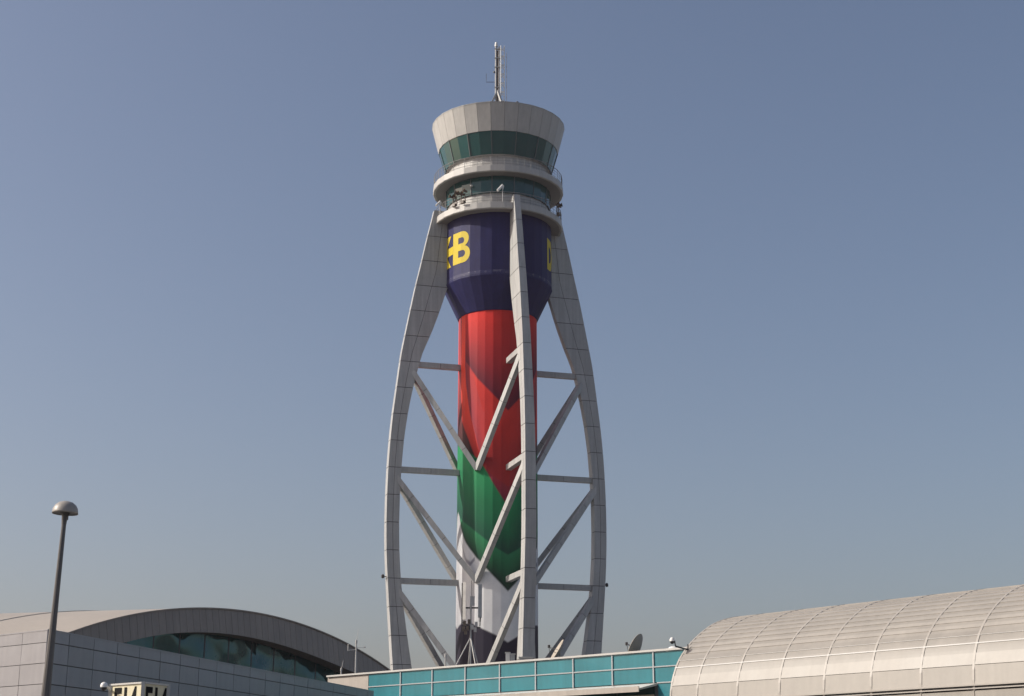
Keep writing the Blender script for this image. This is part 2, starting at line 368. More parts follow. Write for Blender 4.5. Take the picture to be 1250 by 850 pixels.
def rib():
    m = MB(); ZT = 68.1; zs = [ZT]
    z = 49.3 + 3.1 * 6
    while z > 0:
        if z < ZT - .4: zs.append(z)
        z -= 3.1
    zs.append(0.0)
    def q(z, inset=0.0, split=None):
        ro, ri, w = smooth_tab(OUT, z) - inset, smooth_tab(INN, z) + inset, tab(HW, z) - inset
        if z > 66.9: ro = smooth_tab(OUT, 66.9) + (66.9 - z) * .21 - inset
        return ro, ri, w
    g_ = .035
    for a, b in zip(zs[:-1], zs[1:]):
        n = 3; tone = tn(.05), tn(.05)
        for k in range(n):
            za = a + (b - a) * k / n - (g_ if k == 0 and a != ZT else 0); zb = a + (b - a) * (k + 1) / n + (g_ if k == n - 1 else 0)
            (oa, ia, wa), (ob, ib, wb) = q(za), q(zb); ma, mb_ = (oa + ia) / 2, (ob + ib) / 2
            for h, (p, r_, s_, t_) in enumerate(((ma + .022, oa, mb_ + .022, ob), (ia, ma - .022, ib, mb_ - .022))):
                m.hexa([(r_, -wa, za), (r_, wa, za), (p, wa, za), (p, -wa, za)], [(t_, -wb, zb), (t_, wb, zb), (s_, wb, zb), (s_, -wb, zb)], 0, tone[h])
    zz = np.linspace(ZT - .1, 0, 60)
    for za, zb in zip(zz[:-1], zz[1:]):
        (oa, ia, wa), (ob, ib, wb) = q(za, .05), q(zb, .05)
        m.hexa([(oa, -wa, za), (oa, wa, za), (ia, wa, za), (ia, -wa, za)], [(ob, -wb, zb), (ob, wb, zb), (ib, wb, zb), (ib, -wb, zb)], 1)
    return m.build('rib', [M['clad'], M['joint']], None)
def local(o):                                             # a mesh already written about the tower's own axis
    o.parent = tower; return o
rb0 = local(rib())
RA = [-90 + PHI + 90 * k for k in range(4)]               # azimuths of the four ribs, 0 = towards the camera
rb0.rotation_euler = (0, 0, R(RA[0] - 90))
for a in RA[1:]: spin(rb0, a - 90)
# ---- horizontal struts and diagonal braces
def member(name, p0, p1, w, h, seams):
    m = MB(); p0, p1 = Vector(p0), Vector(p1); d = p1 - p0; L_ = d.length; d.normalize(); n = max(1, round(L_ / seams)); g_ = .025
    for k in range(n):
        a = p0 + d * (L_ * k / n + (g_ if k else 0)); b = p0 + d * (L_ * (k + 1) / n - (g_ if k < n - 1 else 0)); m.bar(a, b, w, h, tone=tn(.05))
    m.bar(p0 + d * .05, p1 - d * .05, w - .07, h - .07, mi=1)
    return local(m.build(name, [M['clad'], M['joint']], None))
for i, z in enumerate(LV):
    st = member('strut', (smooth_tab(INN, z) + .1, 0, z), (4.3, 0, z), .62, .62, 3.2)
    st.rotation_euler = (0, 0, R(RA[0] - 90))
    for a in RA[1:]: spin(st, a - 90)
    zn = LV[i + 1] if i + 1 < len(LV) else 0.0
    for sgn in (-1, 1):
        r_ = smooth_tab(INN, z - 1.0) + .45; e = Vector((math.cos(R(45)) * 4.66, sgn * math.sin(R(45)) * 4.66, zn - .15))
        br = member('brace', (r_, sgn * .25, z - .9), e, .58, .58, 2.9)
        br.rotation_euler = (0, 0, R(RA[0] - 90))
        for a in RA[1:]: spin(br, a - 90)
# ---- obstruction lights on the outer faces of the ribs
m = MB(); zl = 24.7; ro = smooth_tab(OUT, zl)
m.tube((ro, 0, zl), (ro + .35, 0, zl), .05, n=8); m.lathe([(.02, -.2), (.16, -.15), (.18, .1), (.1, .24), (.01, .27)], (ro + .4, 0, zl))
ol = local(m.build('obstruction_light', M['dark'], None)); ol.rotation_euler = (0, 0, R(RA[0] - 90)); spin(ol, RA[2] - 90)

# ------------------------------------------------------------------ things standing on the tower
mb_ = AX + Vector((0, 0, 79.35))
mast = thing('antenna_mast', mb_, 'slim lattice antenna mast rising from the roof of the control tower cab', 'antenna')
m = MB(); b = mb_
for dx in (-.32, .08): m.tube(b + Vector((dx, 0, .3)), b + Vector((dx, 0, 10.9)), .11, n=8)
for z in (2.8, 5.6, 8.2, 9.4, 10.6): m.box(b + Vector((-.12, 0, z)), (.36, 0, 0), (0, .16, 0), (0, 0, .05))
m.build('pole', M['rail'], mast)
m = MB(); m.box(b + Vector((-.12, .02, 6.4)), (.09, 0, 0), (0, .06, 0), (0, 0, 4.0)); m.build('cable_tray', M['brown'], mast)
m = MB()
for dx, dy in ((.30, -.14), (.30, .2), (.72, 0)): m.tube(b + Vector((dx, dy, .2)), b + Vector((dx, dy, 11.0)), .06, n=6)
q3 = [Vector((.30, -.14, 0)), Vector((.72, 0, 0)), Vector((.30, .2, 0))]
for k in range(18):
    z = .4 + k * .58
    for i in range(3):
        m.tube(b + q3[i] + Vector((0, 0, z)), b + q3[(i + 1) % 3] + Vector((0, 0, z + (.58 if k % 2 else 0))), .04, n=5)
m.build('ladder', M['white'], mast)
m = MB()
for k in range(8): m.tube(b + Vector((.9, 0, .5 + k * 1.3)), b + Vector((1.05, .1, .5 + k * 1.3)), .03, n=5)
m.tube(b + Vector((1.0, .1, .3)), b + Vector((1.0, .1, 10.2)), .03, n=6); m.build('whip_antenna', M['rail'], mast)
for s_ in ((-2.3, -.6), (1.3, -1.9), (-.5, 2.0), (1.9, .9)):
    m = MB(); m.bar(b + Vector((s_[0], s_[1], 0)), b + Vector((-.12, 0, 5.2)), .2, .2); m.build('leg', M['clad'], mast)
m = MB(); m.tube(b + Vector((-.3, 0, 6.3)), b + Vector((-1.5, 0, 6.3)), .03, n=6); m.tube(b + Vector((-1.5, 0, 6.6)), b + Vector((-1.5, 0, 7.4)), .03, n=6); m.tube(b + Vector((-1.5, 0, 6.3)), b + Vector((-1.5, 0, 6.6)), .015, n=6)
m.lathe([(.01, -.12), (.1, -.1), (.1, .1), (.01, .14)], b + Vector((-.55, 0, 7.6))); m.tube(b + Vector((-.55, 0, 7.5)), b + Vector((-.3, 0, 7.5)), .03, n=6); m.build('side_arm', M['dark'], mast)
m = MB(); m.lathe([(.18, 0), (.2, .25), (.14, .55), (.01, .62)], b + Vector((-.28, 0, 10.9))); m.build('beacon', M['white'], mast)

mast.scale = (1, 1, 1.04)
ra = P(7.0, R(19), 79.35)
t = thing('roof_beacon', ra, 'small dark beacon on the cab roof edge right of the mast', 'beacon')
m = MB(); m.tube(ra, ra + Vector((0, 0, .55)), .05, n=8); m.build('stem', M['rail'], t)
m = MB(); m.lathe([(.02, .5), (.17, .52), (.17, .8), (.02, .9)], ra); m.build('lens', M['dark'], t)

def floodlight(name, a, r, z, label, cat, size=1.0, mt='white'):
    b = P(r, R(a), z); t = thing(name, b, label, cat)
    m = MB(); m.tube(b, b + Vector((0, 0, 1.7 * size)), .05, n=8); m.build('post', M['rail'], t)
    h = b + Vector((0, 0, 1.75 * size)); d1 = Vector((-.75, -.3, -.9)).normalized()
    m = MB(); m.tube(h + Vector((0, 0, .6)) * size, h + (Vector((0, 0, .6)) + d1 * 1.15) * size, .20 * size, .17 * size, n=10); m.build('housing', M[mt], t)
    m = MB(); m.bar(h, h + Vector((.12, 0, .55)) * size, .26 * size, .1); m.build('bracket', M[mt], t)
    return t
floodlight('security_camera', 4.5, 7.66, 67.2, 'white tilted camera on a post at the front of the lower balcony', 'camera', .85)
floodlight('security_camera', -63, 7.6, 67.2, 'small white camera at the left end of the lower balcony railing', 'camera', .7)
b = P(6.3, R(-26), 68.9)
t = tag(MB().build('x', M['white']) if False else (lambda m: (m.lathe([(.01, -.12), (.17, -.06), (.17, .06), (.01, .12)], P(6.55, R(-28), 69.9)), m.tube(P(6.25, R(-28), 69.9), P(6.5, R(-28), 69.9), .04), m.build('wall_lamp', M['white']))[-1])(MB()),
        'small white round lamp on the lower window band left of the camera', 'lamp')
def array(a, z, label):
    b = P(7.75, R(a), z); t = thing('antenna_array', b, label, 'antenna', 'antenna clusters on the lower balcony')
    x = Vector((math.cos(R(a)), math.sin(R(a)), 0)); o_ = Vector((math.sin(R(a)), -math.cos(R(a)), 0))
    m = MB()
    for s_ in (-.32, .32): m.tube(b + x * s_, b + x * s_ * .7 + Vector((0, 0, 1.25)), .06, n=8)
    m.bar(b + Vector((0, 0, .35)) - x * .4, b + Vector((0, 0, .35)) + x * .4, .12, .12); m.build('frame', M['brown'], t)
    for s_, h in ((-.42, 1.25), (.0, 1.1), (.42, 1.4)):
        m = MB(); c = b + x * s_ + Vector((0, 0, h)); m.lathe([(.05, 0), (.11, .12), (.24, .34), (.26, .36)], c, [2 * math.pi * k / 12 for k in range(12)], axis=(o_ + Vector((0, 0, .35)) + x * random.uniform(-.6, .6)))
        m.box(c, x * .1, o_ * .12, (0, 0, .1)); m.build('horn', M['brown'], t)
    m = MB(); m.box(b + Vector((0, 0, .12)) + o_ * .1, x * .22, o_ * .16, (0, 0, .16)); m.build('equipment_box', M['brown'], t)
array(-40, 67.25, 'brown horn antenna cluster on the lower balcony, left one of the adjoining pair')
array(-31, 67.35, 'brown horn antenna cluster on the lower balcony, right one of the adjoining pair')
array(66, 67.2, 'brown horn antenna cluster at the right end of the lower balcony')

# ------------------------------------------------------------------ SILVER CLAD BUILDING (left)
C = at(60, 769, 65); HZ = C.z; dR = heading(14.0); dL = heading(-50)
# length of the right wall: as far as pixel column 455
LR = 26.0
for k in range(400):
    q = C + dR * (20 + k * .1); v = q - CAM
    if 625 + F * v.dot(RT) / v.dot(FW) > 455: LR = 20 + k * .1; break
E_ = C + dR * LR; LL = 26.0; G_ = C + dL * LL
base = Vector((C.x, C.y, 0))
hall1 = thing('clad_building', base, 'low building clad in silver metal panels, its corner behind the lamp post', 'building')
def panel_wall(p, d, L_, z0, z1, colw, rowh, name, mt, parent, first=None, toprow=None, gap=.012):
    m = MB(); n = Vector((d.y, -d.x, 0))                  # outward: to the right of the walking direction
    if n.dot(Vector((0, 0, 0)) - p) < 0: n = -n
    xs = [0]; x = first or colw
    while x < L_ - .2: xs.append(x); x += colw
    xs.append(L_)
    zs = [z1]; z = z1 - (toprow or rowh)
    while z > z0 + .2: zs.append(z); z -= rowh
    zs.append(z0)
    for a, b in zip(xs[:-1], xs[1:]):
        for zt, zb in zip(zs[:-1], zs[1:]):
            g_ = gap; q = [p + d * (a + g_), p + d * (b - g_), p + d * (b - g_), p + d * (a + g_)]
            wob = [n * random.uniform(.035, .05) for _ in range(4)]
            up_ = [Vector((0, 0, zb + g_ - p.z)), Vector((0, 0, zb + g_ - p.z)), Vector((0, 0, zt - g_ - p.z)), Vector((0, 0, zt - g_ - p.z))]
            m.hexa([q[i] + up_[i] + wob[i] for i in range(4)], [q[i] + up_[i] for i in range(4)], 0, tn(.04))
    return m.build(name, [mt], parent)
panel_wall(C, dR, LR, .3, HZ, 2.04, .806, 'wall_cladding', M['silver'], hall1, first=1.55, toprow=.485, gap=.019)
panel_wall(C, dL, LL, .3, HZ, 1.69, .806, 'wall_cladding', M['silver'], hall1, first=1.75, toprow=.485)
m = MB(); back = Vector((-.55, .84, 0))
fp = [C + (E_ - C) * 0, E_, E_ + dL * 10, G_ + dR * 10, G_]
fp = [Vector((p.x, p.y, 0)) for p in fp]; inn = Vector((-.25, .55, 0)).normalized() * .01
nb = len(fp); m.solid([p + Vector((0, 0, .0)) for p in fp] + [p + Vector((0, 0, HZ - .03)) for p in fp], [tuple(range(nb - 1, -1, -1)), tuple(range(nb, 2 * nb))] + [(i, (i + 1) % nb, nb + (i + 1) % nb, nb + i) for i in range(nb)])
m.build('wall', M['joint'], hall1)
m = MB()                                                  # folded coping along the top edge
for d, L_ in ((dR, LR), (dL, LL)):
    n = Vector((d.y, -d.x, 0)); n = n if n.dot(-C) > 0 else -n
    m.box(C + d * L_ / 2 + n * .0 + Vector((0, 0, .0)), d * (L_ / 2), n * .06, (0, 0, .025))
m.build('coping', M['silver'], hall1)
m = MB(); m.bar(Vector((C.x, C.y, .3)) + Vector((.0, -.02, 0)), C + Vector((0, -.02, -.03)), .09, .09, up=(0, 1, 0)); m.build('corner_trim', M['silver'], hall1)

# ------------------------------------------------------------------ ARCHED HALL behind it
P1 = at(150, 753, 112); dA = heading(30); nA = Vector((dA.y, -dA.x, 0))
O_ = [(-4.12, 12.21), (-2.29, 12.86), (0, 13.52), (4.06, 14.31), (9.34, 14.94), (15.1, 15.13), (20.87, 14.7), (25.95, 13.8), (29.53, 12.92), (32.64, 12.0)]
I_ = [(.33, 11.81), (3.37, 12.57), (6.35, 12.97), (9.48, 13.18), (13.26, 13.22), (17.8, 12.9), (22.65, 12.23), (27.23, 11.41)]
po = np.polyfit(*zip(*O_), 4); pi_ = np.polyfit(*zip(*I_), 3)
def zo(t): return float(np.polyval(po, t)) if -6 < t < 34 else float(np.polyval(po, min(max(t, -6), 34))) - (abs(t - min(max(t, -6), 34))) * .6
def zi(t): return float(np.polyval(pi_, t)) if -1 < t < 28.5 else float(np.polyval(pi_, min(max(t, -1), 28.5))) - (abs(t - min(max(t, -1), 28.5))) * .36
T0, T1 = -8.0, 36.5
B0 = Vector((P1.x, P1.y, 0))
hall2 = thing('arched_hall', B0, 'pale vaulted hall with a dark grey arched gable over dark glass, behind the silver building', 'building')
def A(t, z, off=0.0): return B0 + dA * t + nA * off + Vector((0, 0, z))
m = MB(); nseg = 62                                       # standing seam fascia: one upright panel per step
ts = np.linspace(T0, T1, nseg + 1)
for a, b in zip(ts[:-1], ts[1:]):
    g_ = .012; a_, b_ = a + g_, b - g_
    q = [A(a_, max(zi(a_), 9.0), .30), A(b_, max(zi(b_), 9.0), .30), A(b_, zo(b_), .0), A(a_, zo(a_), .0)]
    m.hexa(q, [p - nA * .25 for p in q], 0, tn(.03))
m.build('gable_fascia', M['fascia'], hall2)
m = MB()
for a, b in zip(ts[:-1], ts[1:]): m.hexa([A(a, max(zi(a), 9) + .02, .22), A(b, max(zi(b), 9) + .02, .22), A(b, max(zi(b), 9) + .10, .2), A(a, max(zi(a), 9) + .10, .2)], [A(a, max(zi(a), 9) + .02, -2.0), A(b, max(zi(b), 9) + .02, -2.0), A(b, max(zi(b), 9) + .10, -2.0), A(a, max(zi(a), 9) + .10, -2.0)])
m.build('soffit', M['fascia'], hall2)
m = MB()
for a, b in zip(ts[:-1], ts[1:]): m.bar(A(a, zo(a) + .04, .02), A(b, zo(b) + .04, .02), .14, .10)
m.build('gable_trim', M['fascia'], hall2)
for k in range(11):                                       # tall panes of the end glazing, set back under the arch
    a, b = -1 + k * 2.75, -1 + (k + 1) * 2.75
    m = MB(); n = 6
    for j in range(n):
        x0, x1 = a + .03 + (b - a - .06) * j / n, a + .03 + (b - a - .06) * (j + 1) / n
        m.hexa([A(x0, 3, -1.2), A(x1, 3, -1.2), A(x1, zi(x1) + .12, -1.2), A(x0, zi(x0) + .12, -1.2)], [A(x0, 3, -1.28), A(x1, 3, -1.28), A(x1, zi(x1) + .12, -1.28), A(x0, zi(x0) + .12, -1.28)])
    m.build('glass_pane', M['glaz'], hall2)
m = MB()
for k in range(12): x = -1 + k * 2.75; m.bar(A(x, 3, -1.22), A(x, zi(x), -1.22), .06, .14, up=dA)
m.build('glazing_bar', M['dark'], hall2)
m = MB(); eX = heading(-77); n2 = 40; ts2 = np.linspace(T0, T1, n2 + 1); Ls = [0, 1.5, 6, 14, 26, 44]
def zr(t, s): return zo(t) + .05 - .0 * s
for a, b in zip(ts2[:-1], ts2[1:]):
    for s0, s1 in zip(Ls[:-1], Ls[1:]):
        m.face([A(a, zr(a, s0), -.02) + eX * s0, A(b, zr(b, s0), -.02) + eX * s0, A(b, zr(b, s1), -.02) + eX * s1, A(a, zr(a, s1), -.02) + eX * s1])
        m.face([A(a, zr(a, s0) - .5, -.3) + eX * s0, A(b, zr(b, s0) - .5, -.3) + eX * s0, A(b, zr(b, s1) - .5, -.3) + eX * s1, A(a, zr(a, s1) - .5, -.3) + eX * s1])
m.build('roof', M['roof'], hall2, recalc=False, smooth=True)
for s0 in (9.0, 17.5, 26.0):
    m = MB()
    for a, b in zip(ts2[:-1], ts2[1:]): m.bar(A(a, zr(a, s0) + .02) + eX * s0, A(b, zr(b, s0) + .02) + eX * s0, .10, .05)
    m.build('roof_seam', M['vrib'], hall2)
m = MB()
m.hexa([A(T0, 0, -.4), A(T1, 0, -.4), A(T1, 0, -.4) + eX * 44, A(T0, 0, -.4) + eX * 44], [A(T0, 9.2, -.4), A(T1, 9.2, -.4), A(T1, 9.2, -.4) + eX * 44, A(T0, 9.2, -.4) + eX * 44])
m.build('wall', M['silver'], hall2)

# ------------------------------------------------------------------ TEAL PANELLED BUILDING (middle)
Q1 = at(450, 822, 104.5); dT = Vector((math.sin(R(46)), -math.cos(R(46)), 0)); nT = Vector((-dT.y, dT.x, 0))
nT = nT if nT.dot(-Q1) > 0 else -nT
ZT_ = Q1.z; TB = Vector((Q1.x, Q1.y, 0)); TL = 31.0
teal = thing('teal_building', TB, 'long flat roofed building with teal wall panels before the tower foot', 'building')
def W(t, z, off=0.0): return TB + dT * t + nT * off + Vector((0, 0, z))
m = MB(); m.hexa([W(0, 0, -.06), W(TL, 0, -.06), W(TL, 0, -16), W(0, 0, -16)], [W(0, ZT_ - .08, -.06), W(TL, ZT_ - .08, -.06), W(TL, ZT_ - .08, -16), W(0, ZT_ - .08, -16)]); m.build('wall', M['mull'], teal)
ROW = .885; cols = [0.0] + [.2 + 2.97 * k for k in range(1, 11)] + [TL]
zs = [ZT_ - .05, ZT_ - ROW, ZT_ - 2 * ROW + .02]
for a, b in zip(cols[:-1], cols[1:]):
    for zt, zb in zip(zs[:-1], zs[1:]):
        m = MB(); wob = [random.uniform(-.006, .006) for _ in range(4)]
        q = [W(a + .03, zb + .03, wob[0]), W(b - .03, zb + .03, wob[1]), W(b - .03, zt - .03, wob[2]), W(a + .03, zt - .03, wob[3])]
        m.hexa(q, [p - nT * .05 for p in q], 0, tn(.045)); m.build('wall_panel', M['teal'], teal)
CT = 24.2                                                 # the canopy stops here
m = MB(); zc = zs[-1]
q = [W(CT + .02, 3, 0), W(TL, 3, 0), W(TL, zc - .03, 0), W(CT + .02, zc - .03, 0)]; m.hexa(q, [p - nT * .05 for p in q]); m.build('wall_panel', M['teal'], teal)
for a in cols[1:-1]:
    m = MB(); m.bar(W(a, zs[-1] - (2.5 if a > CT else .0), .03), W(a, ZT_ - .03, .03), .085, .07, up=nT); m.build('mullion', M['mullion'], teal)
m = MB(); m.bar(W(0, zs[1], .025), W(TL, zs[1], .025), .06, .06); m.build('transom', M['mullion'], teal); m = MB(); m.bar(W(CT, zs[2], .025), W(TL, zs[2], .025), .06, .06); m.build('transom', M['mullion'], teal)
m = MB(); m.box(W(TL / 2 - 2.1, ZT_, -.02), dT * (TL / 2 + 2.1), nT * .14, (0, 0, .055)); m.build('coping', M['alu'], teal)
m = MB(); m.hexa([W(-4.2, ZT_ - 1.5, -.02), W(-.04, ZT_ - 1.5, -.02), W(-.04, ZT_ - 1.5, -.4), W(-4.2, ZT_ - 1.5, -.4)], [W(-4.2, ZT_ - .06, -.02), W(-.04, ZT_ - .06, -.02), W(-.04, ZT_ - .06, -.4), W(-4.2, ZT_ - .06, -.4)])
m.hexa([W(-4.2, 0, -.42), W(-.04, 0, -.42), W(-.04, 0, -12), W(-4.2, 0, -12)], [W(-4.2, ZT_ - 1.4, -.42), W(-.04, ZT_ - 1.4, -.42), W(-.04, ZT_ - 1.4, -12), W(-4.2, ZT_ - 1.4, -12)]); m.build('parapet_wall', M['cream'], teal)
m = MB(); cd = 1.15; zc0 = zs[-1] - .42
m.hexa([W(1.5, zc0, cd), W(CT - .35, zc0, cd), W(CT, zc0 + .28, .02), W(1.5, zc0 + .28, .02)], [W(1.5, zc0 + .10, cd + .02), W(CT - .3, zc0 + .10, cd + .02), W(CT, zc0 + .40, .02), W(1.5, zc0 + .40, .02)])
m.build('canopy', M['alu'], teal)
m = MB(); m.box(W(CT / 2 + .6, zc0 + .05, cd + .05), dT * (CT / 2 - .95), nT * .03, (0, 0, .15)); m.build('canopy_edge', M['cream'], teal)
for k in range(8):
    a, b = 2 + k * 2.75, 2 + (k + 1) * 2.75
    m = MB(); q = [W(a + .05, 3, .0), W(b - .05, 3, .0), W(b - .05, zc0 + .2, .0), W(a + .05, zc0 + .2, .0)]; m.hexa(q, [p - nT * .05 for p in q], 0, tn(.3)); m.build('window', M['glass'], teal)

# ------------------------------------------------------------------ VAULTED CONCOURSE (right)
VB = at(817.5, 850, 80); u = Vector((math.sin(R(40)), -math.cos(R(40)), 0)); nV = Vector((-math.cos(R(40)), -math.sin(R(40)), 0))
VB0 = Vector((VB.x, VB.y, 0)); VL = 60.0
vault = thing('vaulted_concourse', VB0, 'long barrel vaulted building in beige ribbed metal at the right', 'building')
PR = [(-.02, 5.6), (0, 6.42), (.18, 7.23), (.63, 8.14), (1.44, 9.01), (2.38, 9.69), (3.33, 10.21), (4.28, 10.53), (5.25, 10.72), (6.4, 10.83), (7.6, 10.84), (9.2, 10.66), (11, 10.2), (12.8, 9.3), (14, 8.0), (14.4, 6.4)]
# dense curve by Catmull-Rom, then arc length
def catmull(pts, n=14):
    out = []; p = [pts[0]] + pts + [pts[-1]]
    for i in range(1, len(p) - 2):
        for k in range(n):
            t = k / n; out.append(tuple(.5 * (2 * p[i][c] + (p[i + 1][c] - p[i - 1][c]) * t + (2 * p[i - 1][c] - 5 * p[i][c] + 4 * p[i + 1][c] - p[i + 2][c]) * t * t + (3 * p[i][c] - p[i - 1][c] - 3 * p[i + 1][c] + p[i + 2][c]) * t ** 3) for c in (0, 1)))
    return out + [pts[-1]]
CV = np.array(catmull(PR)); SL = np.concatenate([[0], np.cumsum(np.hypot(*np.diff(CV, axis=0).T))])
def cv(l):
    return Vector((float(np.interp(l, SL, CV[:, 0])), float(np.interp(l, SL, CV[:, 1]))))
def cn(l):
    d = cv(min(l + .05, SL[-1])) - cv(max(l - .05, 0)); d.normalize(); return Vector((-d.y, d.x))
def l_at_z(z): return float(np.interp(z, CV[:130, 1], SL[:130]))
def VP(l, s, off=0.0):
    c = cv(l) + cn(l) * off; return VB0 - nV * c.x + u * s + Vector((0, 0, c.y))
bays = [0.0] + [1.85 + 2.63 * k for k in range(23)]; bays[-1] = VL
def skin(name, l0, l1, off0, off1, mt, a, b, m=None, k=1.0):
    m.hexa([VP(l0, a, off0), VP(l0, b, off0), VP(l1, b, off1), VP(l1, a, off1)], [VP(l0, a, off0 - .12), VP(l0, b, off0 - .12), VP(l1, b, off1 - .12), VP(l1, a, off1 - .12)], 0, k * tn(.03))
lA, lB, lC, lD, lE = l_at_z(6.05), l_at_z(6.9), l_at_z(7.42), l_at_z(7.83), l_at_z(8.2)
m = MB(); mu = MB(); ml = MB()
for a, b in zip(bays[:-1], bays[1:]):
    a_, b_ = a + .004, b - .004
    h = (b_ - a_) / 2
    for c, d in ((a_, b_),):
        skin('', lA + .03, lB - .012, 0, 0, None, c, d, m, .90); skin('', lB + .012, lC - .01, 0, 0, None, c, d, m, .90)
    for l0, l1 in ((lC, lD), (lD, lE)):
        n = 3
        for j in range(n): skin('', l0 + (l1 - l0) * j / n, l0 + (l1 - l0) * (j + 1) / n, -.02, -.02, None, a_, b_, mu, .80)
    n = 38; stp = (SL[-1] - lE) / n
    for j in range(n):                                    # overlapping sheets, each stepping out at its lower edge
        l0 = lE + j * stp; kk = .80 if j == 0 else 1
        skin('', l0, l0 + stp * .52, .012, .004, None, a_, b_, ml, kk); skin('', l0 + stp * .52, l0 + stp, -.004, -.012, None, a_, b_, ml, .86)
m.build('lower_cladding', M['vault'], vault); mu.build('band_cladding', M['vault'], vault); ml.build('roof_sheeting', M['vault'], vault)
m = MB()
for l, w, o_ in ((lA + .015, .06, .06), (lA - .12, .05, .04), ):
    c = (VP(l, 0, o_), VP(l, VL, o_)); m.bar(*c, w, w)
m.build('gutter_rail', M['vrib'], vault)
for l in (lD, lE):                                         # pale cover strips
    m = MB(); m.hexa([VP(l - .03, 0, .006), VP(l - .03, VL, .006), VP(l + .03, VL, .006), VP(l + .03, 0, .006)], [VP(l - .03, 0, -.06), VP(l - .03, VL, -.06), VP(l + .03, VL, -.06), VP(l + .03, 0, -.06)]); m.build('cover_strip', M['alu'], vault)
m = MB(); m.hexa([VP(lA - .01, 0, -.03), VP(lA - .01, VL, -.03), VP(lA - .09, VL, -.03), VP(lA - .09, 0, -.03)], [VP(lA - .01, 0, -.2), VP(lA - .01, VL, -.2), VP(lA - .09, VL, -.2), VP(lA - .09, 0, -.2)]); m.build('shadow_gap', M['joint'], vault)
def vrib(s):
    m = MB(); ls = np.linspace(lA - .2, SL[-1], 46)
    for l0, l1 in zip(ls[:-1], ls[1:]):
        q = lambda l, o_: [VP(l, s - .055, o_), VP(l, s + .055, o_)]
        h0, h1 = (.008 if l < lE else .018 for l in (l0, l1)); a0, a1, b0, b1 = q(l0, h0), q(l1, h1), q(l0, -.1), q(l1, -.1)
        m.hexa([a0[0], a0[1], a1[1], a1[0]], [b0[0], b0[1], b1[1], b1[0]])
    return m.build('rib', M['vrib'], vault)
for s in bays: vrib(s + (.055 if s == 0 else 0))
m = MB(); pts = [VP(l, .10, -.1) for l in np.linspace(0, SL[-1], 40)]
b0 = [VB0 + u * .1, VB0 - nV * 14.4 + u * .1]
i0 = b0[0] + Vector((0, 0, .01)); m.face([i0] + pts + [b0[1] + Vector((0, 0, .01))]); m.build('end_wall', M['vault'], vault, recalc=False)
m = MB()
for a, b in zip(bays[:-1], bays[1:]):
    for z0, z1 in ((0, 2.0), (2.02, 4.0), (4.02, 5.85)):
        q = [VB0 + u * (a + .015) + Vector((0, 0, z0)), VB0 + u * (b - .015) + Vector((0, 0, z0)), VB0 + u * (b - .015) + Vector((0, 0, z1)), VB0 + u * (a + .015) + Vector((0, 0, z1))]
        m.hexa(q, [p - nV * .2 for p in q], 0, tn(.05) * .85)
m.build('wall', M['vault'], vault)

# ------------------------------------------------------------------ LAMP POST
lt = at(79.5, 626, 46)
lamp = thing('street_lamp', (lt.x, lt.y, 0), 'tall dark tapered lamp post with a domed mushroom cap, before the silver building', 'street lamp')
b = Vector((lt.x, lt.y, 0)); zt = lt.z; LEAN = R(1.5)
k8 = [2 * math.pi * k / 12 for k in range(12)]
m = MB(); m.lathe([(.21, .0), (.133, zt - 5.4), (.085, zt - 2.5), (.066, zt - .25)], b, k8); m.build('pole', M['pole'], lamp)
m = MB(); m.lathe([(.34, 0), (.34, .25), (.27, .3)], b, k8, cap1=True); m.build('base', M['pole'], lamp)
rr = .365
m = MB(); m.lathe([(rr - .02, -.04), (rr, -.05), (rr * 1.0, 0.0), (rr * .94, .11), (rr * .8, .20), (rr * .55, .275), (rr * .25, .31), (.005, .32)], b + Vector((0, 0, zt + .02)), [2 * math.pi * k / 40 for k in range(40)])
m.build('cap', M['cap'], lamp, smooth=True)
m = MB(); m.lathe([(.11, -.02), (rr - .02, -.03)], b + Vector((0, 0, zt + .02)), [2 * math.pi * k / 40 for k in range(40)]); m.lathe([(.07, -.35), (.085, -.1), (.16, -.03)], b + Vector((0, 0, zt + .02))); m.build('lamp_head', M['pole'], lamp)
m = MB(); m.tube(b + Vector((.11, -.06, zt - .02)), b + Vector((.11, -.06, zt - .22)), .016, n=8); m.build('sensor', M['dark'], lamp)
lamp.rotation_euler = (0, LEAN, 0); lamp.location = (lt.x - zt * math.tan(LEAN), lt.y, 0)     # the post stands slightly out of plumb

# ------------------------------------------------------------------ E14 SIGN
sp = at(175, 833.5, 34); SH = 1.6; b = Vector((sp.x, sp.y, 0)); zt = sp.z
sign = thing('gate_sign', b, 'two sided cream box sign reading E14, in front of the silver wall', 'sign')
fl = heading(-50); fr = heading(22)
SW, SWR = 1.12, .92
m = MB(); m.hexa([b + Vector((0, 0, zt - SH)), b + fr * SWR + Vector((0, 0, zt - SH)), b + fr * SWR + fl * SW + Vector((0, 0, zt - SH)), b + fl * SW + Vector((0, 0, zt - SH))],
                 [b + Vector((0, 0, zt)), b + fr * SWR + Vector((0, 0, zt)), b + fr * SWR + fl * SW + Vector((0, 0, zt)), b + fl * SW + Vector((0, 0, zt))]); m.build('box', M['signf'], sign)
m = MB()
for p in (b, b + fl * SW, b + fr * SWR): m.bar(p + Vector((0, -.015, zt - SH)), p + Vector((0, -.015, zt + .02)), .07, .07, up=(fl + fr).normalized())
for d, L_ in ((fl, SW), (fr, SWR)):
    n = Vector((d.y, -d.x, 0)); n = n if n.dot(-b) > 0 else -n
    m.bar(b + d * .03 + n * .012 + Vector((0, 0, zt - .0)), b + d * L_ + n * .012 + Vector((0, 0, zt - .0)), .04, .035)
m.build('frame', M['alu'], sign)
